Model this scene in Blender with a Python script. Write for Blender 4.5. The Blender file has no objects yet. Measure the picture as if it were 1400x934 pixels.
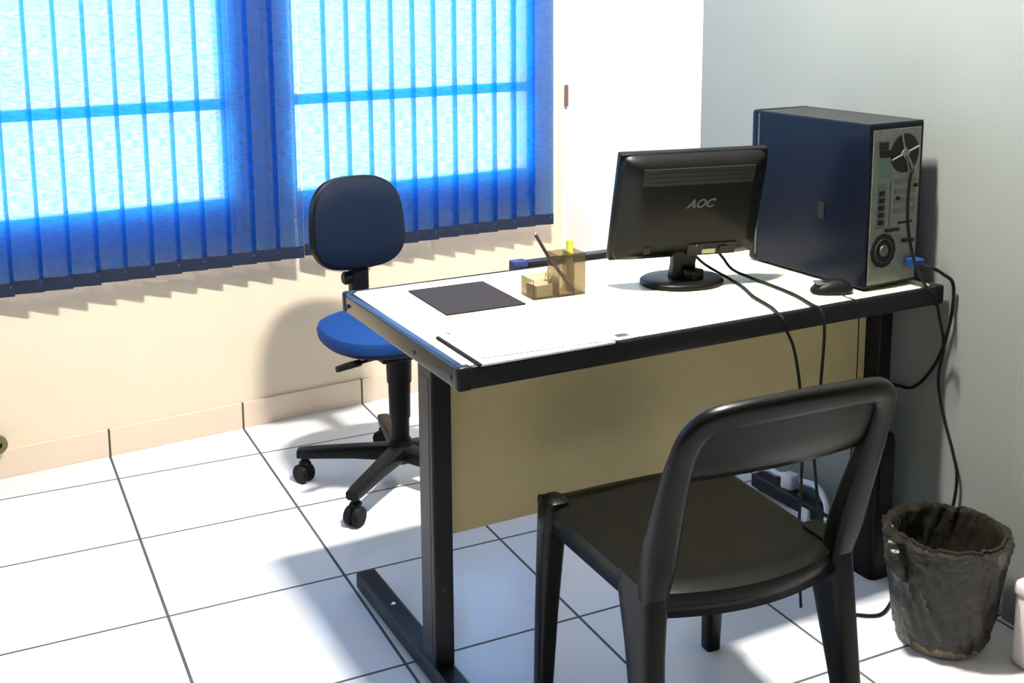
import bpy, bmesh, math, random
from mathutils import Vector, Matrix, noise
random.seed(4)
PI = math.pi
S = bpy.context.scene
C = S.collection

# ------------------------------------------------------------------ camera
cam_data = bpy.data.cameras.new('camera')
cam = bpy.data.objects.new('camera', cam_data); C.objects.link(cam)
F, YAW, PITCH, ROLL = 1.58399, 0.45153, 0.1661, -0.0054
cy, sy, cp, sp = math.cos(YAW), math.sin(YAW), math.cos(PITCH), math.sin(PITCH)
fw = Vector((sy*cp, cy*cp, -sp)); rt = Vector((cy, -sy, 0)); up = rt.cross(fw)
c_, s_ = math.cos(ROLL), math.sin(ROLL)
rr = c_*rt + s_*up; uu = -s_*rt + c_*up
M = Matrix((rr, uu, -fw)).transposed().to_4x4()
M.translation = Vector((0.0649, -3.88128, 1.4431))
cam.matrix_world = M
cam_data.sensor_width = 36.0; cam_data.sensor_fit = 'HORIZONTAL'
cam_data.lens = F*1000*36/1400
cam_data.shift_y = -219.6/1400
cam_data.clip_start = 0.02
S.camera = cam

# ------------------------------------------------------------------ world, light, exposure
SKY = 6.3
w = bpy.data.worlds.new('world'); S.world = w; w.use_nodes = True
bg = w.node_tree.nodes['Background']
bg.inputs['Color'].default_value = (0.86, 0.95, 1.0, 1); bg.inputs['Strength'].default_value = SKY
LAMP = 1850.0          # emission strength of the ceiling diffuser
LX, LY, LZ = 1.27, -1.92, 2.72
FILL = 3.0          # emission strength of the unseen fill light added near the viewer
S.view_settings.view_transform = 'Standard'; S.view_settings.look = 'None'
S.view_settings.exposure = 0.0; S.view_settings.gamma = 1.0
S.view_settings.use_curve_mapping = False

# ------------------------------------------------------------------ materials
def mat(name, col, rough=0.5, metal=0.0, spec=0.5, emit=None, es=0, noise_amt=0.0, nscale=30, bump=0.0, bscale=200):
    m = bpy.data.materials.new(name); m.use_nodes = True
    nt = m.node_tree; b = nt.nodes['Principled BSDF']
    b.inputs['Base Color'].default_value = (*col, 1); b.inputs['Roughness'].default_value = rough
    b.inputs['Metallic'].default_value = metal; b.inputs['Specular IOR Level'].default_value = spec
    if emit: b.inputs['Emission Color'].default_value = (*emit, 1); b.inputs['Emission Strength'].default_value = es
    if noise_amt or bump:
        tc = nt.nodes.new('ShaderNodeTexCoord')
    if noise_amt:
        n = nt.nodes.new('ShaderNodeTexNoise'); n.inputs['Scale'].default_value = nscale; n.inputs['Detail'].default_value = 4
        nt.links.new(tc.outputs['Object'], n.inputs['Vector'])
        r = nt.nodes.new('ShaderNodeMapRange'); r.inputs['From Min'].default_value = .3; r.inputs['From Max'].default_value = .7
        r.inputs['To Min'].default_value = 1-noise_amt; r.inputs['To Max'].default_value = 1+noise_amt
        nt.links.new(n.outputs['Fac'], r.inputs['Value'])
        v = nt.nodes.new('ShaderNodeVectorMath'); v.operation = 'SCALE'; v.inputs[0].default_value = col
        nt.links.new(r.outputs['Result'], v.inputs['Scale']); nt.links.new(v.outputs[0], b.inputs['Base Color'])
    if bump:
        n2 = nt.nodes.new('ShaderNodeTexNoise'); n2.inputs['Scale'].default_value = bscale; n2.inputs['Detail'].default_value = 3
        nt.links.new(tc.outputs['Object'], n2.inputs['Vector'])
        bp = nt.nodes.new('ShaderNodeBump'); bp.inputs['Strength'].default_value = bump; bp.inputs['Distance'].default_value = .002
        nt.links.new(n2.outputs['Fac'], bp.inputs['Height']); nt.links.new(bp.outputs['Normal'], b.inputs['Normal'])
    return m

TS = 0.42787
def math_node(nt, op, a, b=None, c=None):
    n = nt.nodes.new('ShaderNodeMath'); n.operation = op
    for i, v in enumerate((a, b, c)):
        if v is None: continue
        if isinstance(v, (int, float)): n.inputs[i].default_value = v
        else: nt.links.new(v, n.inputs[i])
    return n.outputs[0]

def tile_mat(name, col, grout, use_y=True, rough=0.12, gw=0.0036):
    m = mat(name, col, rough, spec=.32); nt = m.node_tree; b = nt.nodes['Principled BSDF']
    g = nt.nodes.new('ShaderNodeTexCoord'); sx = nt.nodes.new('ShaderNodeSeparateXYZ'); nt.links.new(g.outputs['Object'], sx.inputs[0])
    def line(o):
        a = math_node(nt, 'DIVIDE', o, TS); r = math_node(nt, 'ROUND', a); d = math_node(nt, 'ABSOLUTE', math_node(nt, 'SUBTRACT', a, r))
        return math_node(nt, 'LESS_THAN', d, gw/TS)
    f = line(sx.outputs['X'])
    if use_y: f = math_node(nt, 'MAXIMUM', f, line(sx.outputs['Y']))
    n = nt.nodes.new('ShaderNodeTexNoise'); n.inputs['Scale'].default_value = 3; n.inputs['Detail'].default_value = 6
    nt.links.new(g.outputs['Object'], n.inputs['Vector'])
    mr = nt.nodes.new('ShaderNodeMapRange'); mr.inputs['To Min'].default_value = .93; mr.inputs['To Max'].default_value = 1.05
    nt.links.new(n.outputs['Fac'], mr.inputs['Value'])
    v = nt.nodes.new('ShaderNodeVectorMath'); v.operation = 'SCALE'; v.inputs[0].default_value = col; nt.links.new(mr.outputs[0], v.inputs['Scale'])
    mx = nt.nodes.new('ShaderNodeMix'); mx.data_type = 'RGBA'
    nt.links.new(f, mx.inputs['Factor']); nt.links.new(v.outputs[0], mx.inputs[6]); mx.inputs[7].default_value = (*grout, 1)
    nt.links.new(mx.outputs[2], b.inputs['Base Color'])
    ro = math_node(nt, 'MULTIPLY_ADD', f, .6, rough); nt.links.new(ro, b.inputs['Roughness'])
    return m

MT = {}
MT['floor'] = tile_mat('white_floor_tile', (.76, .76, .77), (.08, .085, .08))
MT['base'] = tile_mat('beige_wall_base_tile', (.80, .66, .52), (.10, .09, .06), use_y=False, rough=.35, gw=.0035)
MT['wall_beige'] = mat('beige_wall_paint', (.83, .70, .53), .75, noise_amt=.02, nscale=6, bump=.1, bscale=60)
MT['wall_grey'] = mat('grey_green_wall_paint', (.225, .242, .222), .7, noise_amt=.03, nscale=4, bump=.1, bscale=60)
MT['wall_white'] = mat('white_wall_paint', (.32, .32, .31), .8, noise_amt=.02)
MT['door'] = mat('white_door_lacquer', (.9, .9, .9), .45)
MT['ceil'] = mat('white_ceiling_paint', (.42, .42, .41), .85)
MT['alu'] = mat('white_window_aluminium', (.75, .77, .8), .4)
MT['black'] = mat('black_powder_coat', (.011, .0115, .013), .33, spec=.2, bump=.15, bscale=500)
MT['black_side'] = mat('black_steel_rail', (.017, .017, .016), .18, spec=.45)
MT['blackplastic'] = mat('black_plastic', (.007, .0075, .008), .42, spec=.15, bump=.1, bscale=300)
MT['rubber'] = mat('black_rubber', (.006, .006, .007), .6, spec=.2)
MT['cream'] = mat('cream_laminate', (.80, .755, .55), .35, noise_amt=.015, nscale=15)
MT['creampanel'] = mat('cream_panel_board', (.52, .43, .22), .55, noise_amt=.03, nscale=25)
MT['bolt'] = mat('dark_bolt', (.01, .01, .01), .4)
MT['navyfab'] = mat('dark_navy_upholstery', (.005, .012, .032), .6, spec=.15, bump=.3, bscale=900)
MT['bluefab'] = mat('blue_seat_fabric', (.008, .05, .20), .75, spec=.2, bump=.3, bscale=900)
MT['chair'] = mat('black_moulded_plastic', (.005, .005, .0042), .3, spec=.17, noise_amt=.1, nscale=8, bump=.12, bscale=250)
MT['tower'] = mat('navy_black_case_paint', (.003, .005, .012), .3, spec=.17)
MT['towertop'] = mat('dark_grey_case_top', (.018, .020, .022), .4, spec=.2)
MT['silver'] = mat('galvanised_steel', (.20, .21, .18), .5, metal=.4, noise_amt=.12, nscale=60)
MT['dark'] = mat('dark_grille', (.006, .006, .006), .5, spec=.3)
MT['grey'] = mat('grey_metal', (.14, .145, .13), .4, metal=.4)
MT['green'] = mat('green_port_plate', (.09, .17, .12), .5)
MT['blue'] = mat('blue_connector', (.01, .04, .17), .4)
MT['navyblue'] = mat('navy_blue_plastic', (.015, .025, .12), .4)
MT['monitor'] = mat('black_monitor_shell', (.005, .0054, .005), .38, spec=.16, noise_amt=.1, nscale=20)
MT['monitor_vent'] = mat('charcoal_vent_strip', (.014, .015, .014), .5, spec=.25)
MT['logo'] = mat('grey_logo_print', (.06, .06, .068), .35)
MT['sticker'] = mat('pale_port_label', (.5, .48, .3), .5)
MT['screen'] = mat('black_screen', (.01, .01, .012), .12)
MT['pad'] = mat('dark_grey_pad_cloth', (.03, .026, .028), .85, spec=.1, bump=.3, bscale=600)
MT['paper'] = mat('white_paper', (.86, .87, .88), .7)
MT['ink'] = mat('dark_ink', (.012, .012, .015), .7, spec=.1)
MT['yellow'] = mat('yellow_highlighter', (.85, .85, .12), .4)
MT['pencil'] = mat('black_pencil_paint', (.03, .02, .02), .35)
MT['card'] = mat('cream_card', (.6, .55, .42), .6)
MT['wood'] = mat('tan_clip', (.32, .23, .11), .5)
MT['whitecable'] = mat('white_cable', (.75, .76, .8), .4)
MT['pinkish'] = mat('pale_pinkish_plastic', (.74, .66, .63), .5)
MT['brass'] = mat('aged_brass', (.2, .17, .08), .4, metal=.6)
MT['basket'] = mat('brown_basket_plastic', (.26, .21, .15), .5)
MT['handle'] = mat('brown_metal_pull', (.22, .12, .08), .4, metal=.3)
MT['navyclip'] = mat('dull_blue_clip', (.06, .10, .22), .5)
MT['lamp'] = mat('lit_diffuser', (.9, .9, .9), .5, emit=(1, .955, .88), es=LAMP)
MT['fill'] = mat('added_fill_diffuser', (.9, .9, .9), .5, emit=(1, .96, .9), es=FILL)
MT['led'] = mat('chrome_stud', (.7, .7, .7), .2, metal=.9)

def smoky():
    m = mat('smoky_acrylic', (.13, .11, .08), .1); nt = m.node_tree
    out = nt.nodes['Material Output']; b = nt.nodes['Principled BSDF']
    t = nt.nodes.new('ShaderNodeBsdfTransparent'); t.inputs[0].default_value = (.88, .83, .74, 1)
    mx = nt.nodes.new('ShaderNodeMixShader'); mx.inputs[0].default_value = .25
    nt.links.new(t.outputs[0], mx.inputs[1]); nt.links.new(b.outputs[0], mx.inputs[2]); nt.links.new(mx.outputs[0], out.inputs[0])
    return m
MT['smoky'] = smoky()

def glass():
    m = bpy.data.materials.new('window_glass'); m.use_nodes = True; nt = m.node_tree
    nt.nodes.remove(nt.nodes['Principled BSDF']); out = nt.nodes['Material Output']
    t = nt.nodes.new('ShaderNodeBsdfTransparent'); t.inputs[0].default_value = (.95, .98, 1, 1)
    g = nt.nodes.new('ShaderNodeBsdfGlossy'); g.inputs['Roughness'].default_value = .02
    mx = nt.nodes.new('ShaderNodeMixShader'); mx.inputs[0].default_value = .06
    nt.links.new(t.outputs[0], mx.inputs[1]); nt.links.new(g.outputs[0], mx.inputs[2]); nt.links.new(mx.outputs[0], out.inputs[0])
    return m
MT['glass'] = glass()

def bag_mat():
    m = mat('black_bin_liner_film', (.022, .020, .015), .3, spec=.4); nt = m.node_tree
    b = nt.nodes['Principled BSDF']; out = nt.nodes['Material Output']
    t = nt.nodes.new('ShaderNodeBsdfTransparent'); t.inputs[0].default_value = (.30, .27, .22, 1)
    mx = nt.nodes.new('ShaderNodeMixShader'); mx.inputs[0].default_value = .82
    nt.links.new(t.outputs[0], mx.inputs[1]); nt.links.new(b.outputs[0], mx.inputs[2]); nt.links.new(mx.outputs[0], out.inputs[0])
    tc = nt.nodes.new('ShaderNodeTexCoord'); n = nt.nodes.new('ShaderNodeTexNoise'); n.inputs['Scale'].default_value = 22; n.inputs['Detail'].default_value = 4
    nt.links.new(tc.outputs['Object'], n.inputs['Vector']); bp = nt.nodes.new('ShaderNodeBump'); bp.inputs['Strength'].default_value = .9; bp.inputs['Distance'].default_value = .012
    nt.links.new(n.outputs['Fac'], bp.inputs['Height']); nt.links.new(bp.outputs['Normal'], b.inputs['Normal'])
    return m
MT['bag'] = bag_mat()

def blind_fabric():
    # woven blue cloth: glows with the daylight behind it and lets some through its weave
    m = bpy.data.materials.new('blue_blind_fabric'); m.use_nodes = True; nt = m.node_tree
    nt.nodes.remove(nt.nodes['Principled BSDF']); out = nt.nodes['Material Output']
    d = nt.nodes.new('ShaderNodeBsdfDiffuse'); d.inputs[0].default_value = (.002, .022, .34, 1)
    tl = nt.nodes.new('ShaderNodeBsdfTranslucent'); tl.inputs[0].default_value = (.003, .17, 1.0, 1)
    tr = nt.nodes.new('ShaderNodeBsdfTransparent'); tr.inputs[0].default_value = (.38, .345, .34, 1)
    a = nt.nodes.new('ShaderNodeMixShader'); a.inputs[0].default_value = .8
    nt.links.new(d.outputs[0], a.inputs[1]); nt.links.new(tl.outputs[0], a.inputs[2])
    tc = nt.nodes.new('ShaderNodeTexCoord'); mp = nt.nodes.new('ShaderNodeMapping'); mp.inputs['Scale'].default_value = (35, 35, 160)
    n = nt.nodes.new('ShaderNodeTexNoise'); n.inputs['Scale'].default_value = 1; n.inputs['Detail'].default_value = 5; n.inputs['Roughness'].default_value = .7
    nt.links.new(tc.outputs['Object'], mp.inputs[0]); nt.links.new(mp.outputs[0], n.inputs['Vector'])
    mr = nt.nodes.new('ShaderNodeMapRange'); mr.inputs['From Min'].default_value = .3; mr.inputs['From Max'].default_value = .7
    mr.inputs['To Min'].default_value = .15; mr.inputs['To Max'].default_value = .75; nt.links.new(n.outputs['Fac'], mr.inputs['Value'])
    rf = nt.nodes.new('ShaderNodeBsdfRefraction'); rf.inputs['Color'].default_value = (.005, .56, 1.0, 1); rf.inputs['Roughness'].default_value = 1.0; rf.inputs['IOR'].default_value = 2.0
    a2 = nt.nodes.new('ShaderNodeMixShader'); a2.inputs[0].default_value = .45
    nt.links.new(a.outputs[0], a2.inputs[1]); nt.links.new(rf.outputs[0], a2.inputs[2])
    b = nt.nodes.new('ShaderNodeMixShader'); nt.links.new(mr.outputs[0], b.inputs[0])
    nt.links.new(a2.outputs[0], b.inputs[1]); nt.links.new(tr.outputs[0], b.inputs[2]); nt.links.new(b.outputs[0], out.inputs[0])
    return m
MT['blind'] = blind_fabric()
MT['blindweight'] = mat('navy_blind_hem', (.004, .011, .04), .65)

# ------------------------------------------------------------------ mesh helpers
def obj(name, bm, m, parent=None, smooth=False, **props):
    bmesh.ops.recalc_face_normals(bm, faces=bm.faces[:])
    me = bpy.data.meshes.new(name); bm.to_mesh(me); bm.free()
    if m: me.materials.append(MT[m] if isinstance(m, str) else m)
    if smooth:
        for p in me.polygons: p.use_smooth = True
        try: me.set_sharp_from_angle(angle=math.radians(42))
        except Exception: pass
    o = bpy.data.objects.new(name, me); C.objects.link(o)
    if parent: o.parent = parent
    for k, v in props.items(): o[k] = v
    return o
def thing(name, label, cat, loc=(0, 0, 0), rz=0, group=None):
    o = bpy.data.objects.new(name, None); C.objects.link(o); o.location = loc; o.rotation_euler = (0, 0, rz)
    o.empty_display_size = .05; tag(o, label, cat, group); return o
def tag(o, label, cat, group=None):
    o['label'] = label; o['category'] = cat
    if group: o['group'] = group
    return o
def struct(o): o['kind'] = 'structure'; return o
def bx(bm, x0, x1, y0, y1, z0, z1, bev=0, seg=2, mx=None):
    r = bmesh.ops.create_cube(bm, size=1); vs = r['verts']
    for v in vs:
        v.co = Vector(((x0+x1)/2+v.co.x*(x1-x0), (y0+y1)/2+v.co.y*(y1-y0), (z0+z1)/2+v.co.z*(z1-z0)))
    if bev:
        es = list({e for v in vs for e in v.link_edges})
        r2 = bmesh.ops.bevel(bm, geom=es, offset=bev, segments=seg, profile=.5, affect='EDGES')
        vs = list({v for f in r2['faces'] for v in f.verts} | {v for v in vs if v.is_valid})
    if mx is not None:
        for v in vs: v.co = mx @ v.co
    return vs
def box(*a, **k): bm = bmesh.new(); bx(bm, *a, **k); return bm
def loft(bm, secs, n=20, e=2.0, caps=True):
    """secs: (center, a-vector, b-vector[, exponent]); superellipse rings joined"""
    rings = []
    for s in secs:
        c, a, b = Vector(s[0]), Vector(s[1]), Vector(s[2]); ex = s[3] if len(s) > 3 else e
        ring = []
        for i in range(n):
            t = 2*PI*(i+.5)/n; ct, st = math.cos(t), math.sin(t)
            u = math.copysign(abs(ct)**(2/ex), ct); v = math.copysign(abs(st)**(2/ex), st)
            ring.append(bm.verts.new(c+a*u+b*v))
        rings.append(ring)
    for r0, r1 in zip(rings, rings[1:]):
        for i in range(n): bm.faces.new((r0[i], r0[(i+1) % n], r1[(i+1) % n], r1[i]))
    if caps: bm.faces.new(rings[0][::-1]); bm.faces.new(rings[-1])
    return rings
def spline(pts, k=8):
    P = [Vector(p) for p in pts]; P = [2*P[0]-P[1]]+P+[2*P[-1]-P[-2]]; out = []
    for i in range(1, len(P)-2):
        for j in range(k):
            t = j/k; a, b, c, d = P[i-1:i+3]
            out.append(.5*((2*b)+(c-a)*t+(2*a-5*b+4*c-d)*t*t+(3*b-a-3*c+d)*t**3))
    out.append(P[-2]); return out
def tube(bm, pts, r, n=8, sm=True, k=8):
    P = spline(pts, k) if sm else [Vector(p) for p in pts]
    T = [(P[min(i+1, len(P)-1)]-P[max(i-1, 0)]).normalized() for i in range(len(P))]
    nrm = T[0].orthogonal().normalized(); rings = []
    for i, (p, t) in enumerate(zip(P, T)):
        nrm = (nrm-t*nrm.dot(t)).normalized(); bn = t.cross(nrm)
        rad = r(i/(len(P)-1)) if callable(r) else r
        rings.append([bm.verts.new(p+(nrm*math.cos(2*PI*j/n)+bn*math.sin(2*PI*j/n))*rad) for j in range(n)])
    for r0, r1 in zip(rings, rings[1:]):
        for i in range(n): bm.faces.new((r0[i], r0[(i+1) % n], r1[(i+1) % n], r1[i]))
    bm.faces.new(rings[0][::-1]); bm.faces.new(rings[-1])
def tubebm(*a, **k): bm = bmesh.new(); tube(bm, *a, **k); return bm
def lathe(prof, n=32, mx=None, bm=None):
    bm = bm or bmesh.new(); rings = []
    for r, z in prof:
        if r < 1e-6: rings.append([bm.verts.new((0, 0, z))])
        else: rings.append([bm.verts.new((r*math.cos(2*PI*i/n), r*math.sin(2*PI*i/n), z)) for i in range(n)])
    for a, b in zip(rings, rings[1:]):
        if len(a) == 1 and len(b) == 1: continue
        for i in range(n):
            j = (i+1) % n
            if len(a) == 1: bm.faces.new((a[0], b[i], b[j]))
            elif len(b) == 1: bm.faces.new((a[i], a[j], b[0]))
            else: bm.faces.new((a[i], a[j], b[j], b[i]))
    if mx is not None:
        for rg in rings:
            for v in rg: v.co = mx @ v.co
    return bm
def T(x, y, z): return Matrix.Translation((x, y, z))
def R(a, ax): return Matrix.Rotation(a, 4, ax)

# ------------------------------------------------------------------ room
WB = 0.10681; WA = -0.2762; WR = math.atan(WB); CW = math.cos(WR)
RX = 2.165; LXW = -2.9; BY = -5.4; HC = 2.8
def wl(x): return x/CW                       # world x on the window wall -> distance along it
bm = bmesh.new()
vs = [bm.verts.new(v) for v in ((LXW, BY, 0), (RX, BY, 0), (RX, WA+WB*RX+.0, 0), (LXW, WA+WB*LXW, 0))]
f = bm.faces.new(vs); r = bmesh.ops.extrude_face_region(bm, geom=[f])
for v in r['geom']:
    if isinstance(v, bmesh.types.BMVert): v.co.z = -.08
struct(obj('floor', bm, 'floor'))
bm = bmesh.new()
vs = [bm.verts.new(v) for v in ((LXW, BY, HC), (RX, BY, HC), (RX, WA+WB*RX, HC), (LXW, WA+WB*LXW, HC))]
f = bm.faces.new(vs); r = bmesh.ops.extrude_face_region(bm, geom=[f])
for v in r['geom']:
    if isinstance(v, bmesh.types.BMVert): v.co.z = HC+.1
struct(obj('ceiling', bm, 'ceil'))

W1 = (wl(-1.3), wl(.865)); W2 = (wl(1.07), wl(2.0)); ZB, ZT = .655, 2.25; TH = .16
bm = bmesh.new(); L0, L1 = wl(LXW)-.1, wl(RX)
bx(bm, L0, L1, 0, TH, 0, ZB); bx(bm, L0, L1, 0, TH, ZT, HC)
bx(bm, L0, W1[0], 0, TH, ZB, ZT); bx(bm, W1[1], W2[0], 0, TH, ZB, ZT); bx(bm, W2[1], L1, 0, TH, ZB, ZT)
o = struct(obj('wall_back', bm, 'wall_beige')); o.location = (0, WA, 0); o.rotation_euler.z = WR
struct(obj('wall_right', box(RX, RX+.12, BY-.1, WA+WB*RX+.2, 0, HC), 'wall_grey'))
struct(obj('wall_left', box(LXW-.12, LXW, BY-.1, WA+WB*LXW+.1, 0, HC), 'wall_white'))
struct(obj('wall_front', box(LXW-.1, RX+.12, BY-.12, BY, 0, HC), 'wall_white'))
# tiled skirting under the window
bm = box(L0+.1, L1-.012, -.010, -.0005, 0, .088, bev=.0015)
for v in bm.verts: v.co.x *= CW               # object space x follows world x so that the joints meet the floor joints
o = struct(obj('baseboard_back', bm, 'base')); o.location = (0, WA, 0); o.rotation_euler.z = WR; o.scale.x = 1/CW

for i, (a, b) in enumerate((W1, W2)):
    root = bpy.data.objects.new('window_%d' % (i+1), None); C.objects.link(root); struct(root)
    root.location = (0, WA, 0); root.rotation_euler.z = WR
    y0, y1 = .015, .06
    bm = bmesh.new(); fr = .035
    bx(bm, a+.001, b-.001, y0, y1, ZB+.001, ZB+.12, bev=.003); bx(bm, a+.001, b-.001, y0, y1, ZT-fr, ZT-.001, bev=.003)
    bx(bm, a+.001, a+fr*.4, y0, y1, ZB+.12, ZT-fr); bx(bm, b-fr*.4, b-.001, y0, y1, ZB+.12, ZT-fr)
    bx(bm, a+fr*.4, b-fr*.4, y0, y1, 1.062, 1.097, bev=.003)
    obj('window_frame', bm, 'alu', root)
    obj('window_glass', box(a+.012, b-.012, .036, .040, ZB+.1, ZT-.03), 'glass', root)

# door in the right wall, next to the window wall
dr = bpy.data.objects.new('door_1', None); C.objects.link(dr); struct(dr)
obj('door_leaf', box(RX-.018, RX-.001, -.885, -.062, .012, 2.1, bev=.002), 'door', dr)
bm = box(RX-.030, RX-.001, -.058, -.046, 0, 2.12); bx(bm, RX-.0075, RX-.001, -.905, -.889, 0, 2.12); bx(bm, RX-.03, RX-.001, -.905, -.046, 2.103, 2.14)
obj('door_frame', bm, 'door', dr)
obj('door_handle', box(RX-.032, RX-.017, -.074, -.068, 1.0, 1.08, bev=.0015), 'handle', dr)
o = struct(obj('trim_1', box(RX-.014, RX-.0005, -2.26, -2.15, 0, 2.1, bev=.003), 'wall_grey'))

# ------------------------------------------------------------------ ceiling light and added fill light
def ceiling_or_fill_light(x, y, m, label):
    t = thing('ceiling_or_fill_light', label, 'light', (x, y, LZ))
    bm = box(-.14, .14, -.10, .10, .02, .0795, bev=.006); obj('light_housing', bm, 'door', t)
    obj('light_diffuser', box(-.12, .12, -.048, .048, 0, .022, bev=.005), m, t)
ceiling_or_fill_light(LX, LY, 'lamp', 'flat white ceiling light straight above the desk')
ceiling_or_fill_light(-.6, -3.9, 'fill', 'added fill light in a flat white ceiling housing near the viewer')  # fill light added out of view, built with the ceiling light's fixture

# ------------------------------------------------------------------ vertical blinds
YB = -.062      # blind hangs this far in front of the window wall
def vertical_blind(xs, label):
    t = thing('vertical_blind', label, 'blind', (0, WA, 0), WR)
    a, b = xs[0]-.05, xs[-1]+.05
    obj('headrail', box(a, b, YB-.02, YB+.02, 2.30, 2.34, bev=.003), 'alu', t)
    obj('wall_bracket', box((a+b)/2-.02, (a+b)/2+.02, YB+.02, -.0005, 2.30, 2.335, bev=.002), 'alu', t)
    ang = -math.radians(13)
    zb, zt = .568, 2.30; hw = .0462; hh = .040
    protos = {}
    for i, x in enumerate(xs):
        da = ang+math.radians(random.uniform(-1.5, 1.5)); dz = random.uniform(-.0015, .0015)
        bm = bmesh.new(); nx, nz = 6, 1
        g = []
        for zi, z in enumerate((zb+hh, zt)):
            g.append([bm.verts.new((hw*(2*k/nx-1), -.0022*(1-(2*k/nx-1)**2), z)) for k in range(nx+1)])
        for k in range(nx): bm.faces.new((g[0][k], g[0][k+1], g[1][k+1], g[1][k]))
        s = obj('slat', bm, 'blind', t, True); s.location = (x, YB, dz); s.rotation_euler.z = da
        bm = box(-hw, hw, -.0032, .0012, zb, zb+hh, bev=.001)
        obj('bottom_hem', bm, 'blindweight', s)
        obj('chain_clip', box(hw-.012, hw-.007, -.0045, -.003, zb+.026, zb+.031, bev=.0005, seg=1), 'navyclip', s)
P0 = .0808
vertical_blind([wl(1.02)-P0*i for i in range(24)][::-1], 'blue vertical fabric blind on the left, its last slat meeting the other blind')
vertical_blind([wl(1.119)+P0*i for i in range(12)]+[], 'blue vertical fabric blind on the right, beside the white door')

# ------------------------------------------------------------------ desk
DX, DY, DA, DW, DD, DH = .8762, -1.9741, .0339, 1.272, .638, .74
def dloc(x, y):                              # world -> desk local
    dx, dy = x-DX, y-DY; return (math.cos(DA)*dx+math.sin(DA)*dy, -math.sin(DA)*dx+math.cos(DA)*dy)
desk = thing('office_desk', 'cream-topped office desk with thick black edge rails and black steel legs', 'desk', (DX, DY, 0), DA)
rw = .020; rh = .045
obj('tabletop', box(rw, DW-rw, .014, DD-.012, DH-.028, DH-.001, bev=.001), 'cream', desk)
def rail(along, a0, a1, p0, p1, m):
    bm = bmesh.new(); z0, z1 = DH-rh, DH+.001
    if along == 'x': bx(bm, a0, a1, p0, p1, z0, z1, bev=.006, seg=3)
    else: bx(bm, p0, p1, a0, a1, z0, z1, bev=.006, seg=3)
    return obj('edge_rail', bm, m, desk, True)
l = rail('y', .018, DD-.018, 0, rw+.002, 'black_side'); rail('y', .018, DD-.018, DW-rw, DW, 'black_side')
rail('x', .026, DW-.026, 0, .014, 'black'); rail('x', .026, DW-.026, DD-.012, DD, 'black')
for (u, v) in ((0, 0), (DW-.03, 0), (0, DD-.022), (DW-.03, DD-.022)):
    obj('corner_cap', box(u-.001, u+.031, v-.001, v+.023, DH-rh-.001, DH+.002, bev=.006, seg=3), 'black', desk, True)
for v in (.035, .21, .60):
    obj('bolt', lathe([(0, 0), (.005, 0), (.0045, .002), (0, .0025)], 12, T(-.0002, v, DH-.026) @ R(-PI/2, 'Y')), 'bolt', desk)
for u in (.008, DW-.052):
    lg = obj('leg', box(u, u+.044, .145, .215, .035, DH-rh-.0005, bev=.004), 'black', desk)
    obj('leg_cover', box(u-.001 if u < .5 else u+.006, u+.038 if u < .5 else u+.045, .158, .202, .07, DH-rh-.02, bev=.002), 'black', lg)
    obj('bolt', lathe([(0, 0), (.005, 0), (.0045, .002), (0, .0025)], 12, T(u+.022, .145, .22) @ R(PI/2, 'X')), 'bolt', lg)
    ft = obj('foot', box(u-.006, u+.044, .03, DD-.03, .008, .048, bev=.006), 'black', desk)
    for v in (.06, DD-.06): obj('glide', lathe([(0, 0), (.014, 0), (.014, .008), (0, .009)], 16, T(u+.019, v, 0)), 'rubber', ft)
    obj('bolt', lathe([(0, 0), (.006, 0), (.005, .002), (0, .003)], 12, T(u+.02, DD-.21, .0478)), 'led', ft)
    obj('rail_bracket', box(u+.004, u+.04, .05, .59, DH-rh+.002, DH-.029), 'black', desk)
obj('modesty_panel', box(.052, DW-.058, .186, .204, .315, DH-.030, bev=.001), 'creampanel', desk)
ct = obj('cable_tray', box(.502, DW-.06, DD+.001, DD+.035, DH-.035, DH+.012, bev=.003), 'black', desk)
obj('tray_end', box(.46, .50, DD+.001, DD+.036, DH-.036, DH+.016, bev=.003), 'navyblue', ct, label='navy blue end of the tray')

# ------------------------------------------------------------------ office chair
OX, OY = 1.175, -.833
och = thing('office_chair', 'blue swivel office chair with navy backrest on a five-arm castor base', 'chair', (OX, OY, 0), math.radians(3))
base = bpy.data.objects.new('base', None); C.objects.link(base); base.parent = och
obj('base_hub', lathe([(0, .07), (.034, .07), (.038, .085), (.036, .125), (.03, .14), (0, .14)], 24), 'blackplastic', base, True)
for k in range(5):
    a = math.radians(152+72*k-3)
    mx = R(a, 'Z')
    bm = bmesh.new()
    loft(bm, [((.02, 0, .100), (0, .026, 0), (0, 0, .024), 5), ((.15, 0, .098), (0, .023, 0), (0, 0, .018), 5), ((.275, 0, .092), (0, .021, 0), (0, 0, .015), 5), ((.305, 0, .090), (0, .019, 0), (0, 0, .013), 4)], 20)
    for v in bm.verts: v.co = mx @ v.co
    obj('base_arm', bm, 'blackplastic', och, True)
    cm = mx @ T(.285, 0, 0) @ R(random.uniform(-1, 1), 'Z')
    bm = bmesh.new()
    for sx_ in (-1, 1):
        lathe([(0, 0), (.024, 0), (.028, .004), (.028, .015), (.024, .020), (0, .020)], 24, cm @ T(.006, sx_*.003, .028) @ R(-sx_*PI/2, 'X'), bm)
    cs = obj('caster', bm, 'rubber', och, True)
    bm = bmesh.new(); loft(bm, [((0, 0, .038), (.016, 0, 0), (0, .005, 0)), ((0, 0, .060), (.020, 0, 0), (0, .018, 0)), ((0, 0, .072), (.010, 0, 0), (0, .010, 0)), ((0, 0, .085), (.006, 0, 0), (0, .006, 0))], 14)
    for v in bm.verts: v.co = cm @ v.co
    obj('caster_hood', bm, 'blackplastic', cs, True)
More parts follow.
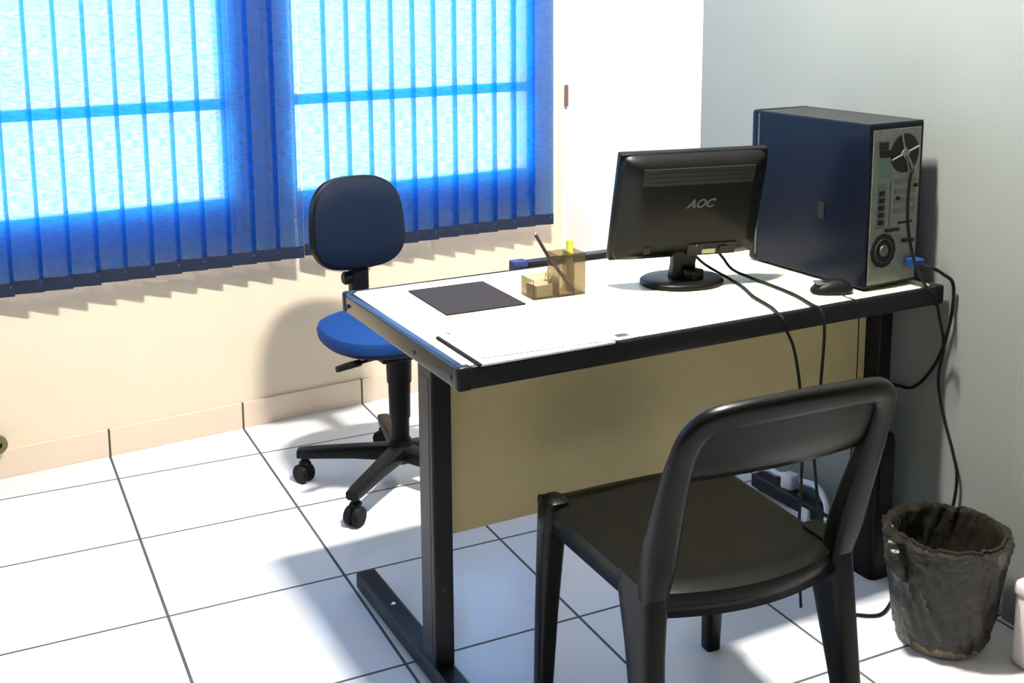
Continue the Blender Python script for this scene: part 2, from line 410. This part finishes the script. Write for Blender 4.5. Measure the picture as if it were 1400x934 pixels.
bm = lathe([(0, .12), (.026, .12), (.0275, .20), (.0272, .205), (.031, .206), (.0325, .31), (.032, .312), (.036, .313), (.038, .405), (0, .405)], 28)
obj('gas_column', bm, 'blackplastic', och, True)
bm = box(-.09, .09, -.10, .13, .404, .430, bev=.008); obj('seat_mechanism', bm, 'blackplastic', och)
lv = obj('lever', tubebm([(-.05, -.06, .418), (-.12, -.075, .418), (-.16, -.085, .418)], .005), 'blackplastic', och, True)
obj('lever_grip', tubebm([(-.15, -.082, .418), (-.19, -.092, .418), (-.225, -.1, .416)], lambda t: .011-.003*abs(t-.4)), 'blackplastic', lv, True)
bm = bmesh.new(); sw = .205
loft(bm, [((-.005, .035, z), (sw*k, 0, 0), (0, sw*k*.95, 0), 2.6) for z, k in ((.424, .55), (.426, .85), (.438, .97), (.448, 1.0))], 40)
obj('seat_shell', bm, 'navyfab', och, True)
bm = bmesh.new()
loft(bm, [((-.005, .035, z), (sw*k, 0, 0), (0, sw*k*.95, 0), 2.6) for z, k in ((.4485, 1.0), (.467, 1.015), (.480, .99), (.489, .9), (.492, .7), (.490, .4))], 40)
obj('seat', bm, 'bluefab', och, True)
# backrest: rounded pad a little wider low down, tipped back
BYC = .285; bmx = T(-.012, BYC, .735) @ R(math.radians(-7), 'X') @ R(math.radians(4), 'Z')
def pad(bm, hw, h0, h1, yprof):
    n = 48
    def outline(k, y):
        ring = []
        for i in range(n):
            t = 2*PI*i/n; ct, st = math.cos(t), math.sin(t); ex = 3.0
            u = math.copysign(abs(ct)**(2/ex), ct); v = math.copysign(abs(st)**(2/ex), st)
            wx = hw*(1-.06*v); ring.append(bm.verts.new(bmx @ Vector((wx*u*k, y+.016*(u*k)**2*-1, (h1 if v > 0 else -h0)*abs(v)*k*1.0))))
        return ring
    rings = [outline(k, y) for k, y in yprof]
    for a, b in zip(rings, rings[1:]):
        for i in range(n): bm.faces.new((a[i], a[(i+1) % n], b[(i+1) % n], b[i]))
    bm.faces.new(rings[0][::-1]); bm.faces.new(rings[-1])
bm = bmesh.new(); pad(bm, .152, .140, .142, [(.25, -.034), (.6, -.033), (.86, -.028), (.96, -.018), (.975, -.004)])
br = obj('backrest', bm, 'navyfab', och, True)
bm = bmesh.new(); pad(bm, .155, .143, .145, [(.955, -.0155), (.985, -.012), (1.0, .002), (.985, .016), (.90, .026), (.6, .032), (.25, .034)])
obj('backrest_shell', bm, 'blackplastic', br, True)
bm = bmesh.new(); e = 4
loft(bm, [((0, .08, .395), (.026, 0, 0), (0, 0, .007), e), ((0, .22, .395), (.026, 0, 0), (0, 0, .007), e), ((0, .285, .42), (.026, 0, 0), (0, .006, .005), e), ((0, .30, .50), (.026, 0, 0), (0, .007, 0), e), ((0, .318, .66), (.024, 0, 0), (0, .007, 0), e), ((0, .328, .72), (.02, 0, 0), (0, .006, 0), e)], 20)
obj('back_stem', bm, 'blackplastic', och, True)
bm = box(-.034, .022, .262, .312, .50, .60, bev=.012, seg=3); obj('stem_cover', bm, 'blackplastic', och, True)
obj('height_knob', lathe([(0, 0), (.02, 0), (.021, .018), (.016, .024), (0, .024)], 20, T(-.034, .285, .565) @ R(-PI/2, 'Y')), 'blackplastic', och, True)

# ------------------------------------------------------------------ computer tower
TXX, TYY, TA, TW, TD, TH_ = 1.935, -1.890, .081, .178, .392, .388
tw = thing('computer_tower', 'black desktop computer tower with its metal rear panel turned to the room', 'computer', (TXX, TYY, DH), TA)
bm = box(0, TW, 0, TD-.028, .006, TH_, bev=.003); obj('case', bm, 'tower', tw)
obj('top_cover', box(.001, TW-.001, .002, TD-.03, TH_-.001, TH_+.003, bev=.001), 'towertop', tw)
fb = obj('front_bezel', box(-.002, TW+.002, TD-.027, TD, .003, TH_+.004, bev=.008, seg=3), 'tower', tw, True)
obj('bezel_strip', box(-.0028, .012, TD-.029, TD-.026, .02, TH_-.004), 'grey', fb)
for u in (.02, TW-.02):
    for v in (.03, TD-.05): obj('rubber_foot', lathe([(0, 0), (.009, 0), (.009, .006), (0, .0065)], 14, T(u, v, 0)), 'rubber', tw)
rp = obj('rear_panel', box(.010, TW-.012, -.0025, .001, .014, TH_-.012), 'silver', tw)
def rbx(name, x0, x1, z0, z1, m, d=.002, b=.0006): return obj(name, box(x0, x1, -.0025-d, -.002, z0, z1, bev=b), m, rp)
def ring_bm(cx, cz, r0, r1, y0, y1, n=28):
    bm = bmesh.new(); return lathe([(r0, 0), (r1, 0), (r1, y1), (r0, y1), (r0, 0)], n, T(cx, y0, cz) @ R(PI/2, 'X'), bm)
# power supply fan top right
fx, fz = .112, .318
fan = obj('supply_fan', lathe([(0, 0), (.046, 0), (.046, .0025), (0, .0025)], 32, T(fx, -.0024, fz) @ R(PI/2, 'X')), 'dark', rp)
bm = bmesh.new()
lathe([(0, 0), (.014, 0), (.014, .003), (0, .003)], 4, T(fx, -.0045, fz) @ R(PI/2, 'X'), bm)
for k in range(4):
    a = k*PI/2+.3; d = Vector((math.cos(a), 0, math.sin(a)))
    tube(bm, [Vector((fx, -.0062, fz))+d*.010, Vector((fx, -.0062, fz))+d*.047], .0022, 6, sm=False)
obj('fan_guard', bm, 'silver', fan)
rbx('power_switch', .028, .055, .330, .348, 'dark', .004); rbx('power_socket', .030, .062, .312, .328, 'dark', .003); rbx('socket_plate', .026, .070, .262, .310, 'green', .001)
# port cluster
pl = rbx('port_plate', .028, .056, .145, .250, 'grey', .001)
for z in (.155, .172, .189, .206, .223): obj('port', box(.033, .050, -.0055, -.003, z, z+.011), 'dark', pl)
for z in (.245, .222, .199, .176): rbx('slot_cover', .085, .155, z, z+.013, 'grey', .0015)
rbx('slot_clamp', .060, .105, .135, .142, 'dark', .004); rbx('seam', .070, .072, .15, .255, 'dark', .0008)
rbx('slot_screw', .092, .102, .208, .216, 'dark', .004); rbx('latch', .150, .160, .235, .243, 'dark', .004)
rbx('vent_row', .100, .150, .150, .156, 'dark', .0008)
# case fan low left
cx_, cz_ = .055, .092
cf = obj('case_fan', lathe([(0, 0), (.041, 0), (.041, .0022), (0, .0022)], 12, T(cx_, -.0024, cz_) @ R(PI/2, 'X')), 'dark', rp)
obj('fan_hub', lathe([(0, 0), (.014, 0), (.013, .003), (0, .003)], 20, T(cx_, -.0046, cz_) @ R(PI/2, 'X')), 'grey', cf)
obj('fan_ring', ring_bm(cx_, cz_, .0275, .0285, -.0045, .0015), 'grey', cf)
rbx('handle_clip', .118, .150, .105, .113, 'dark', .010, .002)
obj('side_latch', box(-.003, .0005, .13, .150, .15, .19, bev=.001), 'dark', tw)
vg = tag(obj('video_plug', box(1.5e-2*0+.128, .158, -.040, -.005, .046, .068, bev=.004), 'blue'), 'blue cable plug pushed into the rear of the tower', 'plug')
vg.location = (TXX, TYY, DH); vg.rotation_euler.z = TA

# ------------------------------------------------------------------ monitor
MX, MY, MA, MTILT, MW, MH, MZ = 1.61, -1.625, -.17, .27, .372, .272, .804-.74
mon = thing('computer_monitor', 'black flat computer monitor seen from behind on an oval stand', 'monitor', (MX, MY, DH), MA)
mm = T(0, 0, MZ) @ R(MTILT, 'X')
def mbx(name, x0, x1, y0, y1, z0, z1, m, par, bev=.002, sm=False, **k):
    bm = bmesh.new(); bx(bm, x0, x1, y0, y1, z0, z1, bev=bev, seg=3, mx=mm); return obj(name, bm, m, par, sm, **k)
# local: -y is the back of the screen
bz = mbx('bezel', -MW/2, MW/2, .004, .026, 0, MH, 'monitor', mon, .004, True)
mbx('screen', -MW/2+.016, MW/2-.016, .0255, .0268, .022, MH-.016, 'screen', bz, .0005)
bm = bmesh.new()
def rr(cx, cz, hx, hz, y, ex=9): return (mm @ Vector((cx, y, cz)), mm.to_3x3() @ Vector((hx, 0, 0)), mm.to_3x3() @ Vector((0, 0, hz)), ex)
loft(bm, [rr(0, MH/2, MW/2-.002, MH/2-.002, .006, 14), rr(0, MH/2, MW/2-.006, MH/2-.006, -.008, 14), rr(0, MH/2+.004, MW/2-.038, MH/2-.026, -.026, 12), rr(0, MH/2+.004, MW/2-.046, MH/2-.034, -.030, 12)], 56)
sh = obj('back_shell', bm, 'monitor', mon, True)
vb = mbx('vent_band', -MW/2+.047, MW/2-.047, -.0318, -.028, .205, .247, 'monitor_vent', sh, .001)
for k in range(3): mbx('vent_groove', -MW/2+.055, MW/2-.055, -.0325, -.0315, .212+k*.011, .215+k*.011, 'dark', vb, .0003)
mbx('port_recess', -.005, .120, -.0325, -.026, .018, .050, 'dark', sh, .002)
mbx('video_port', .032, .066, -.036, -.030, .024, .036, 'sticker', sh, .001, label='pale beige plug on the back of the monitor')
mbx('port', .075, .095, -.036, -.030, .026, .042, 'dark', sh, .001)
mbx('lock_slot', -.115, -.100, -.0315, -.029, .030, .048, 'dark', sh, .001)
mbx('port_screw', .012, .018, -.036, -.030, .044, .050, 'grey', sh, .001)
fc = bpy.data.curves.new('brand_logo', 'FONT'); fc.body = 'AOC'; fc.size = .030; fc.align_x = 'CENTER'; fc.extrude = .0006; fc.shear = .35; fc.offset = .0008
to = bpy.data.objects.new('t', fc); C.objects.link(to); bpy.context.view_layer.update()
me = bpy.data.meshes.new_from_object(to); bpy.data.objects.remove(to)
me.transform(mm @ T(.012, -.0305, .145) @ R(PI/2, 'X')); me.materials.clear(); me.materials.append(MT['logo'])
lo = bpy.data.objects.new('logo', me); C.objects.link(lo); lo.parent = sh
# stand
bm = bmesh.new()
loft(bm, [((0, .0, .010), (.032, 0, 0), (0, .022, 0), 5), ((0, -.004, .05), (.029, 0, 0), (0, .017, 0), 5), ((0, -.014, .085), (.032, 0, 0), (0, .016, 0), 5), ((0, -.026, .125), (.036, 0, 0), (0, .012, 0), 5), ((0, -.036, .15), (.036, 0, 0), (0, .008, 0), 5)], 24)
obj('stand_neck', bm, 'monitor', mon, True)
bm = bmesh.new()
loft(bm, [((0, 0, z), (.103*k, 0, 0), (0, .083*k, 0), 2.1) for z, k in ((0, .97), (.006, 1), (.010, .99), (.014, .93), (.0165, .6), (.017, .3))], 48)
obj('stand_base', bm, 'monitor', mon, True)
bm = bmesh.new(); bx(bm, -.020, .020, -.060, -.025, .012, .040, bev=.004, mx=R(PI/4*.6, 'Z') @ T(0, .008, 0)); obj('stand_catch', bm, 'blackplastic', mon, True)

# ------------------------------------------------------------------ things on the desk
ZD = DH-.001
def on_desk(name, bm, m, x, y, label, cat, rz=0, z=ZD, smooth=False, group=None):
    o = obj(name, bm, m, None, smooth); o.location = (x, y, z); o.rotation_euler.z = rz; return tag(o, label, cat, group)
on_desk('desk_pad', box(-.097, .097, -.114, .114, 0, .004, bev=.0015), 'pad', 1.092, -1.517, 'dark grey rectangular desk pad lying near the back left of the desk', 'desk pad', .01)
def sheet(w, h, x, y, rz, z, label, curl=0, m='paper', t=.0012):
    bm = bmesh.new(); n = 12; g = []
    for i in range(n+1):
        row = []
        for j in range(n+1):
            u, v = i/n, j/n
            row.append(bm.verts.new(((u-.5)*w, (v-.5)*h, curl*(u**3)*(1-v)**3)))
        g.append(row)
    for i in range(n):
        for j in range(n): bm.faces.new((g[i][j], g[i+1][j], g[i+1][j+1], g[i][j+1]))
    r = bmesh.ops.extrude_face_region(bm, geom=bm.faces[:])
    for q in r['geom']:
        if isinstance(q, bmesh.types.BMVert): q.co.z += t
    return on_desk('paper_sheet', bm, m, x, y, label, 'paper', rz, z, True)
nb = on_desk('document_folder', box(-.150, .150, -.1, .1, 0, .005, bev=.001), 'paper', 1.068, -1.872, 'thin white folder with a dark spine under the loose papers', 'folder', .03)
obj('folder_spine', box(-.153, -.146, -.1, .1, 0, .0062, bev=.001), 'ink', nb, label='dark spine')
sheet(.297, .21, 1.09, -1.850, -.05, ZD+.0062, 'white paper sheet lying on the thin folder, under the topmost sheet', .0)
sheet(.297, .21, 1.125, -1.835, .03, ZD+.0078, 'topmost white paper sheet of the pile at the desk front edge', .0)
sheet(.21, .15, 1.30, -1.865, .22, ZD, 'small white paper sheet just right of the paper pile', 0, t=.0008)
bm = box(-.02, .02, -.0006, .0006, 0, .0004)
# organizer
og = thing('desk_organizer', 'smoky translucent acrylic desk organizer with pen cup and clip box', 'desk organizer', (1.312, -1.578, ZD), math.radians(0))
def cup(x0, x1, y0, y1, h, t=.0025):
    bm = bmesh.new(); bx(bm, x0, x1, y0, y1, 0, t)
    bx(bm, x0, x1, y0, y0+t, t, h); bx(bm, x0, x1, y1-t, y1, t, h); bx(bm, x0, x0+t, y0+t, y1-t, t, h); bx(bm, x1-t, x1, y0+t, y1-t, t, h); return bm
pc = cup(-.027, .043, -.032, .028, .098); bx(pc, .012, .0145, -.029, .025, .0026, .097); obj('pen_cup', pc, 'smoky', og)
obj('clip_box', cup(-.092, -.0275, -.030, .035, .046), 'smoky', og)
obj('cup_floor', box(-.024, .0115, -.029, .025, .0026, .006), 'wood', og)
on_desk('note_block', box(-.022, .022, -.022, .022, 0, .028, bev=.001), 'card', 1.252, -1.575, 'cream note block inside the low box of the organizer', 'note block', .1, ZD+.0027)
o = tag(obj('pencil', tubebm([(1.330, -1.601, .748), (1.292, -1.553, .815), (1.268, -1.525, .872)], .0042, 6, sm=False), 'pencil'), 'black pencil leaning left out of the organizer cup', 'pencil')
obj('pencil_tip', lathe([(0, .010), (.0042, 0), (0, -.001)], 6, T(1.268, -1.525, .872) @ Vector((-.024, .028, .057)).to_track_quat('Z', 'Y').to_matrix().to_4x4()), 'wood', o)
hl = tag(obj('highlighter', lathe([(0, 0), (.0075, .001), (.008, .01), (.008, .085), (0, .086)], 16, T(1.338, -1.562, ZD+.003)), 'card', None, True), 'highlighter pen with a yellow cap standing in the organizer cup', 'pen')
obj('pen_cap', lathe([(.0075, .083), (.0092, .083), (.0088, .118), (.005, .121), (0, .121)], 16, T(1.338, -1.562, ZD+.003)), 'yellow', hl, True)
tag(obj('paper_clip', tubebm([(1.262, -1.600, .772), (1.270, -1.596, .79), (1.275, -1.59, .806), (1.268, -1.588, .808), (1.262, -1.592, .79)], .0018, 6), 'wood'), 'tan clip sticking up from the low box of the organizer', 'clip')
# mouse
bm = bmesh.new()
loft(bm, [((0, 0, z), (.030*k, 0, 0), (0, .050*k, 0), 2.4) for z, k in ((0, .93), (.006, 1), (.014, .98), (.024, .82), (.031, .55), (.034, .22))], 32)
for v in bm.verts: v.co.z *= 1-.25*max(0, v.co.y/.05)
ms = on_desk('computer_mouse', bm, 'blackplastic', 1.868, -1.868+.01, 'black and grey computer mouse beside the tower', 'mouse', math.radians(70), ZD, True)
obj('scroll_wheel', lathe([(0, 0), (.010, .0), (.010, .006), (0, .006)], 16, T(-.003, .022, .020) @ R(PI/2, 'Y')), 'grey', ms, True)
for s in (-1, 1): obj('button', box(s*.010-.008, s*.010+.008, .012, .040, .022, .0275, bev=.003), 'grey', ms, True)

# ------------------------------------------------------------------ cables
def cable(pts, r, label, m='rubber', name='cable'):
    return tag(obj(name, tubebm(pts, r, 8), m, None, True), label, 'cable')
cable([(1.668, -1.668, .835), (1.70, -1.665, .80), (1.735, -1.66, .765), (1.772, -1.70, .7455), (1.775, -1.744, .7445), (1.768, -1.845, .7445), (1.745, -1.935, .7455), (1.738, -1.975, .742), (1.739, -1.986, .70), (1.738, -1.984, .614), (1.737, -1.98, .53), (1.745, -1.96, .42), (1.80, -1.93, .22), (1.88, -1.90, .02)],
      .0036, 'black cable from the monitor over the desk edge, right one of the two thick cables')
cable([(1.640, -1.59, .83), (1.690, -1.595, .775), (1.724, -1.66, .7445), (1.705, -1.74, .7445), (1.675, -1.818, .7445), (1.655, -1.905, .7445), (1.630, -1.962, .7462), (1.624, -1.986, .742), (1.632, -1.990, .715), (1.654, -1.990, .67), (1.679, -1.985, .570), (1.70, -1.975, .42), (1.72, -1.95, .2), (1.76, -1.92, .01)],
      .0036, 'black cable looping from the monitor stand over the desk edge, left one')
cable([(1.862, -1.885, .748), (1.858, -1.915, .7445), (1.857, -1.950, .7445), (1.855, -1.962, .735), (1.855, -1.965, .70), (1.859, -1.962, .559), (1.86, -1.955, .4), (1.87, -1.93, .2)],
      .0015, 'thin black mouse cable hanging over the front desk edge')
cable([(2.035, -1.905, 1.055), (2.022, -1.935, 1.03), (2.018, -1.932, 1.0), (2.026, -1.925, .906), (2.045, -1.93, .817), (2.056, -1.960, .757), (2.075, -1.972, .73), (2.10, -1.965, .68), (2.135, -1.95, .60), (2.146, -1.93, .51), (2.15, -1.945, .429), (2.15, -1.984, .34), (2.15, -2.000, .281), (2.148, -1.99, .19), (2.13, -1.96, .08), (2.10, -1.93, .008)],
      .0038, 'black power cable running down the rear of the tower to the floor')
cable([(2.072, -1.925, .797), (2.08, -1.955, .795), (2.12, -1.95, .775), (2.150, -1.955, .745), (2.152, -1.950, .655), (2.150, -1.917, .547), (2.150, -1.85, .463), (2.148, -1.77, .445), (2.14, -1.66, .40)],
      .0042, 'thick black cable from the blue plug curving down beside the right desk leg')
cable([(2.02, -1.80, .008), (1.93, -1.86, .005), (1.86, -1.91, .005), (1.84, -1.97, .005), (1.90, -2.02, .005), (1.97, -1.99, .005), (2.05, -1.93, .005)], .0036, 'black cable lying curled on the floor between plastic chair and bin')

# power strip and white cables under the desk
ps = thing('power_strip', 'white power strip on the floor behind the desk panel', 'power strip', (2.115, -1.45, 0), math.radians(80))
obj('strip_body', box(-.13, .13, -.025, .025, 0, .035, bev=.006), 'whitecable', ps, True)
for k in range(3): obj('socket', lathe([(0, 0), (.015, 0), (.015, .003), (0, .003)], 16, T(-.08+k*.08, 0, .0335)), 'dark', ps)
plg = tag(obj('power_plug', box(-.022, .022, -.02, .02, 0, .05, bev=.008, seg=3), 'whitecable', None, True), 'white plug block standing in the power strip', 'plug'); plg.location = (2.11, -1.45, .037); plg.rotation_euler.z = .3
cable([(2.12, -1.26, .03), (2.13, -1.33, .05), (2.125, -1.38, .055), (2.12, -1.42, .07)], .008, 'thick white cable behind the power strip plug, far one', 'whitecable')
cable([(2.115, -1.49, .08), (2.12, -1.55, .085), (2.11, -1.60, .06), (2.08, -1.64, .03)], .009, 'thick white cable in front of the power strip plug, near one', 'whitecable')

# upright dark unit next to the right leg
ub = thing('power_stabilizer', 'tall narrow black unit standing on the floor by the right desk leg', 'power unit', (2.035, -1.845, 0), DA)
bm = bmesh.new(); loft(bm, [((0, 0, 0), (.034, 0, 0), (0, .045, 0), 5), ((0, 0, .35), (.034, 0, 0), (0, .045, 0), 5), ((0, 0, .368), (.030, 0, 0), (0, .041, 0), 5), ((0, 0, .372), (.022, 0, 0), (0, .034, 0), 4)], 28)
obj('unit_body', bm, 'blackplastic', ub, True)
obj('unit_panel', box(-.022, .022, -.0475, -.043, .20, .32, bev=.002), 'dark', ub)

# ------------------------------------------------------------------ waste bin with liner
BX, BYY = 1.962, -2.152
bn = thing('waste_bin', 'round waste bin lined with a crumpled black bag beside the grey wall', 'bin', (BX, BYY, 0)); bn.scale = (.94, .94, .97)
bm = lathe([(0, 0), (.088, 0), (.094, .006), (.112, .14), (.128, .262), (.131, .264), (.1285, .267), (.109, .14), (.088, .012), (0, .010)], 48)
for k in range(24):
    a = 2*PI*k/24; d = Vector((math.cos(a), math.sin(a), 0))
    tube(bm, [d*.0955+Vector((0, 0, .008)), d*.1135+Vector((0, 0, .14))], .0022, 6, sm=False)
obj('basket', bm, 'basket', bn, True)
n = 120; prof = [(.098, .026), (.103, .05), (.110, .09), (.117, .14), (.124, .19), (.131, .235), (.1345, .255), (.1365, .268), (.134, .276), (.128, .277), (.122, .268), (.118, .24), (.112, .18), (.104, .11), (.088, .07), (.05, .055), (.012, .05)]
prof = [tuple(v) for v in [(a[0], a[1]) for a in prof]]
pp = []
for a, b in zip(prof, prof[1:]):
    for k in range(3): pp.append((a[0]+(b[0]-a[0])*k/3, a[1]+(b[1]-a[1])*k/3))
pp.append(prof[-1])
bm = bmesh.new(); rings = []
for ri, (r_, z_) in enumerate(pp):
    ring = []
    outer = ri < 22
    for i in range(n):
        th = 2*PI*i/n; d = Vector((math.cos(th), math.sin(th), 0))
        q = Vector((d.x*r_, d.y*r_, z_))
        tw_ = th+z_*3.5
        fold = .0075*noise.noise(Vector((math.cos(tw_)*5, math.sin(tw_)*5, z_*5)))+.004*noise.noise(Vector((math.cos(tw_)*14, math.sin(tw_)*14, z_*12+3)))+.0016*noise.noise(q*120)
        dr_ = (.0055+abs(fold)*1.5) if outer else -(.001+abs(fold)*1.6)
        dz = .007*noise.noise(Vector((d.x*4, d.y*4, 1)))+.004*noise.noise(Vector((d.x*13, d.y*13, 5)))
        if ri < 3: dz += .01*noise.noise(Vector((d.x*6, d.y*6, 9)))
        amp = min(1, max(0, (z_-.02)/.1)) if ri > 2 else 1
        ring.append(bm.verts.new(d*(r_+dr_)+Vector((0, 0, max(z_+dz*amp, .012)))))
    rings.append(ring)
for a, b in zip(rings, rings[1:]):
    for i in range(n): bm.faces.new((a[i], a[(i+1) % n], b[(i+1) % n], b[i]))
bm.faces.new(rings[-1])
obj('bin_liner', bm, 'bag', bn, True)
# knotted tail of the liner on its left side
bm = bmesh.new()
tube(bm, [(-.112, .03, .262), (-.140, .022, .252), (-.150, .010, .232), (-.146, 0, .205), (-.136, -.006, .18)], lambda t: .012+.010*math.sin(PI*t), 12)
for v in bm.verts: v.co += Vector((noise.noise(v.co*60), noise.noise(v.co*60+Vector((5, 0, 0))), noise.noise(v.co*60+Vector((0, 7, 0)))))*.008
obj('liner_knot', bm, 'bag', bn, True)

# pale box at the right edge, hook at the left edge
pb = thing('storage_box', 'pale pinkish plastic box with rounded corners standing by the grey wall', 'box', (2.083, -2.385, 0))
obj('box_body', box(-.06, .066, -.10, .10, 0, .165, bev=.012, seg=3), 'pinkish', pb, True)
obj('box_lid', box(-.064, .070, -.104, .104, .158, .195, bev=.014, seg=4), 'pinkish', pb, True)
dsx = .095
wp = Vector((dsx, WA+WB*dsx, .118))
dk = thing('door_stop', 'small brass coloured ring fixed to the beige wall above the skirting', 'door stop', wp, WR)
obj('ring', lathe([(.012, 0), (.026, 0), (.028, .004), (.028, .018), (.026, .022), (.012, .022), (.012, 0)], 24, T(.012, -.024, .0) @ R(PI/2, 'X')), 'brass', dk, True)
obj('stem', lathe([(0, 0), (.013, 0), (.013, .026), (0, .026)], 16, T(.012, -.0005, 0) @ R(PI/2, 'X')), 'brass', dk, True)

# ------------------------------------------------------------------ black plastic chair
PX, PY = 1.272, -2.135
pch = thing('plastic_chair', 'black moulded plastic chair without arms facing the desk', 'chair', (PX, PY, 0), math.radians(-1.5))
# seat: dished plate with a turned-down rim
bm = bmesh.new(); nu, nv = 28, 28; hwx = .213; v0, v1 = -.215, .195; g = []
def seat_pt(a, b):
    # a,b in -1..1 ; rounded outline
    x = a*hwx*(1-.05*(1-b)/2); y = (v0+v1)/2+b*(v1-v0)/2
    if b < 0: y -= .045*(1-a*a)*(-b)**3
    else: y += .010*(1-a*a)*b**3
    z = .437-.014*(1-a*a)*(1-b*b)+.006*(1-a*a)*max(0, b)**2*0
    e = max(abs(a), abs(b)); z -= .010*max(0, (e-.85)/.15)**2
    z += .012*(max(0, abs(a)-.70)/.3)*(max(0, b-.75)/.25)
    return Vector((x, y, z))
for i in range(nu+1): g.append([bm.verts.new(seat_pt(2*i/nu-1, 2*j/nv-1)) for j in range(nv+1)])
for i in range(nu):
    for j in range(nv): bm.faces.new((g[i][j], g[i+1][j], g[i+1][j+1], g[i][j+1]))
rim = [g[i][0] for i in range(nu+1)]+[g[nu][j] for j in range(1, nv+1)]+[g[i][nv] for i in range(nu-1, -1, -1)]+[g[0][j] for j in range(nv-1, 0, -1)]
prev = rim
for dz, k in ((-.012, 1.008), (-.045, 1.0)):
    nr = [bm.verts.new(Vector((v.co.x*k, v.co.y*k, v.co.z+dz))) for v in rim]
    for i in range(len(rim)):
        j = (i+1) % len(rim); bm.faces.new((prev[i], prev[j], nr[j], nr[i]))
    prev = nr
o = obj('seat', bm, 'chair', pch, True)
md = o.modifiers.new('solid', 'SOLIDIFY'); md.thickness = .0035; md.offset = -1
# legs
def leg(secs, n=24, e=4.5):
    bm = bmesh.new(); loft(bm, secs, n, e); return obj('leg', bm, 'chair', pch, True)
for s in (-1, 1):
    leg([((s*.206, .190, 0), (.017, 0, 0), (0, .017, 0)), ((s*.202, .180, .20), (.021, 0, 0), (0, .020, 0)), ((s*.198, .168, .37), (.024, 0, 0), (0, .026, 0)), ((s*.195, .160, .42), (.026, 0, 0), (0, .034, 0)), ((s*.195, .158, .442), (.022, 0, 0), (0, .028, 0)), ((s*.195, .158, .448), (.014, 0, 0), (0, .018, 0), 3)])
    leg([((s*.222, -.262, 0), (.016, 0, 0), (0, .022, 0)), ((s*.212, -.235, .16), (.019, 0, 0), (0, .030, 0)), ((s*.204, -.205, .32), (.022, 0, 0), (0, .043, 0)), ((s*.198, -.185, .40), (.023, 0, 0), (0, .058, 0)), ((s*.197, -.185, .442), (.022, 0, 0), (0, .052, 0))])
# arch: the two uprights and the top rail in one sweep
def back_y(z): return -.212-.112*((z-.40)/.36)**1.2 if z > .40 else -.212-.0*(z)
path = []
for s in (-1, 1):
    seg = [(s*.196, .37), (s*.196, .41), (s*.197, .46), (s*.199, .54), (s*.201, .62), (s*.200, .69), (s*.193, .740), (s*.170, .769), (s*.125, .780), (s*.06, .785)]
    path += seg if s < 0 else [(0, .787)]+seg[::-1]
P3 = [Vector((x, back_y(z)-.026*(1-(x/.2)**2)*min(1, max(0, (z-.5)/.2)), z)) for x, z in path]
P3 = spline(P3, 4); secs = []
for i, p in enumerate(P3):
    t = (P3[min(i+1, len(P3)-1)]-P3[max(i-1, 0)]).normalized()
    nrm = Vector((0, -1, -.38)).normalized(); nrm = (nrm-t*nrm.dot(t)).normalized(); sd = t.cross(nrm)
    k = min(1, max(0, (.70-p.z)/.30)); wd = .023+.010*k; dp = .014+.017*k
    tp = min(1, max(0, (p.z-.36)/.16)); tp = .62+.38*tp*tp*(3-2*tp); secs.append((p, sd*wd*tp, nrm*dp*tp))
bm = bmesh.new(); loft(bm, secs, 20, 3.2); obj('back_frame', bm, 'chair', pch, True)
# back panel between the uprights
bm = bmesh.new(); nu, nv = 24, 10; g = []
for i in range(nu+1):
    a = 2*i/nu-1; row = []
    for j in range(nv+1):
        b = j/nv; zt = .780-.012*a*a; zb = .652
        z = zb+(zt-zb)*b; x = a*(.200-.008*b)
        y = back_y(z)-.026*(1-a*a)*min(1, max(0, (z-.5)/.2))+.004+(.010*((1-b)**6))
        row.append(bm.verts.new((x, y, z)))
    g.append(row)
for i in range(nu):
    for j in range(nv): bm.faces.new((g[i][j], g[i+1][j], g[i+1][j+1], g[i][j+1]))
o = obj('backrest', bm, 'chair', pch, True); md = o.modifiers.new('solid', 'SOLIDIFY'); md.thickness = .009; md.offset = 0
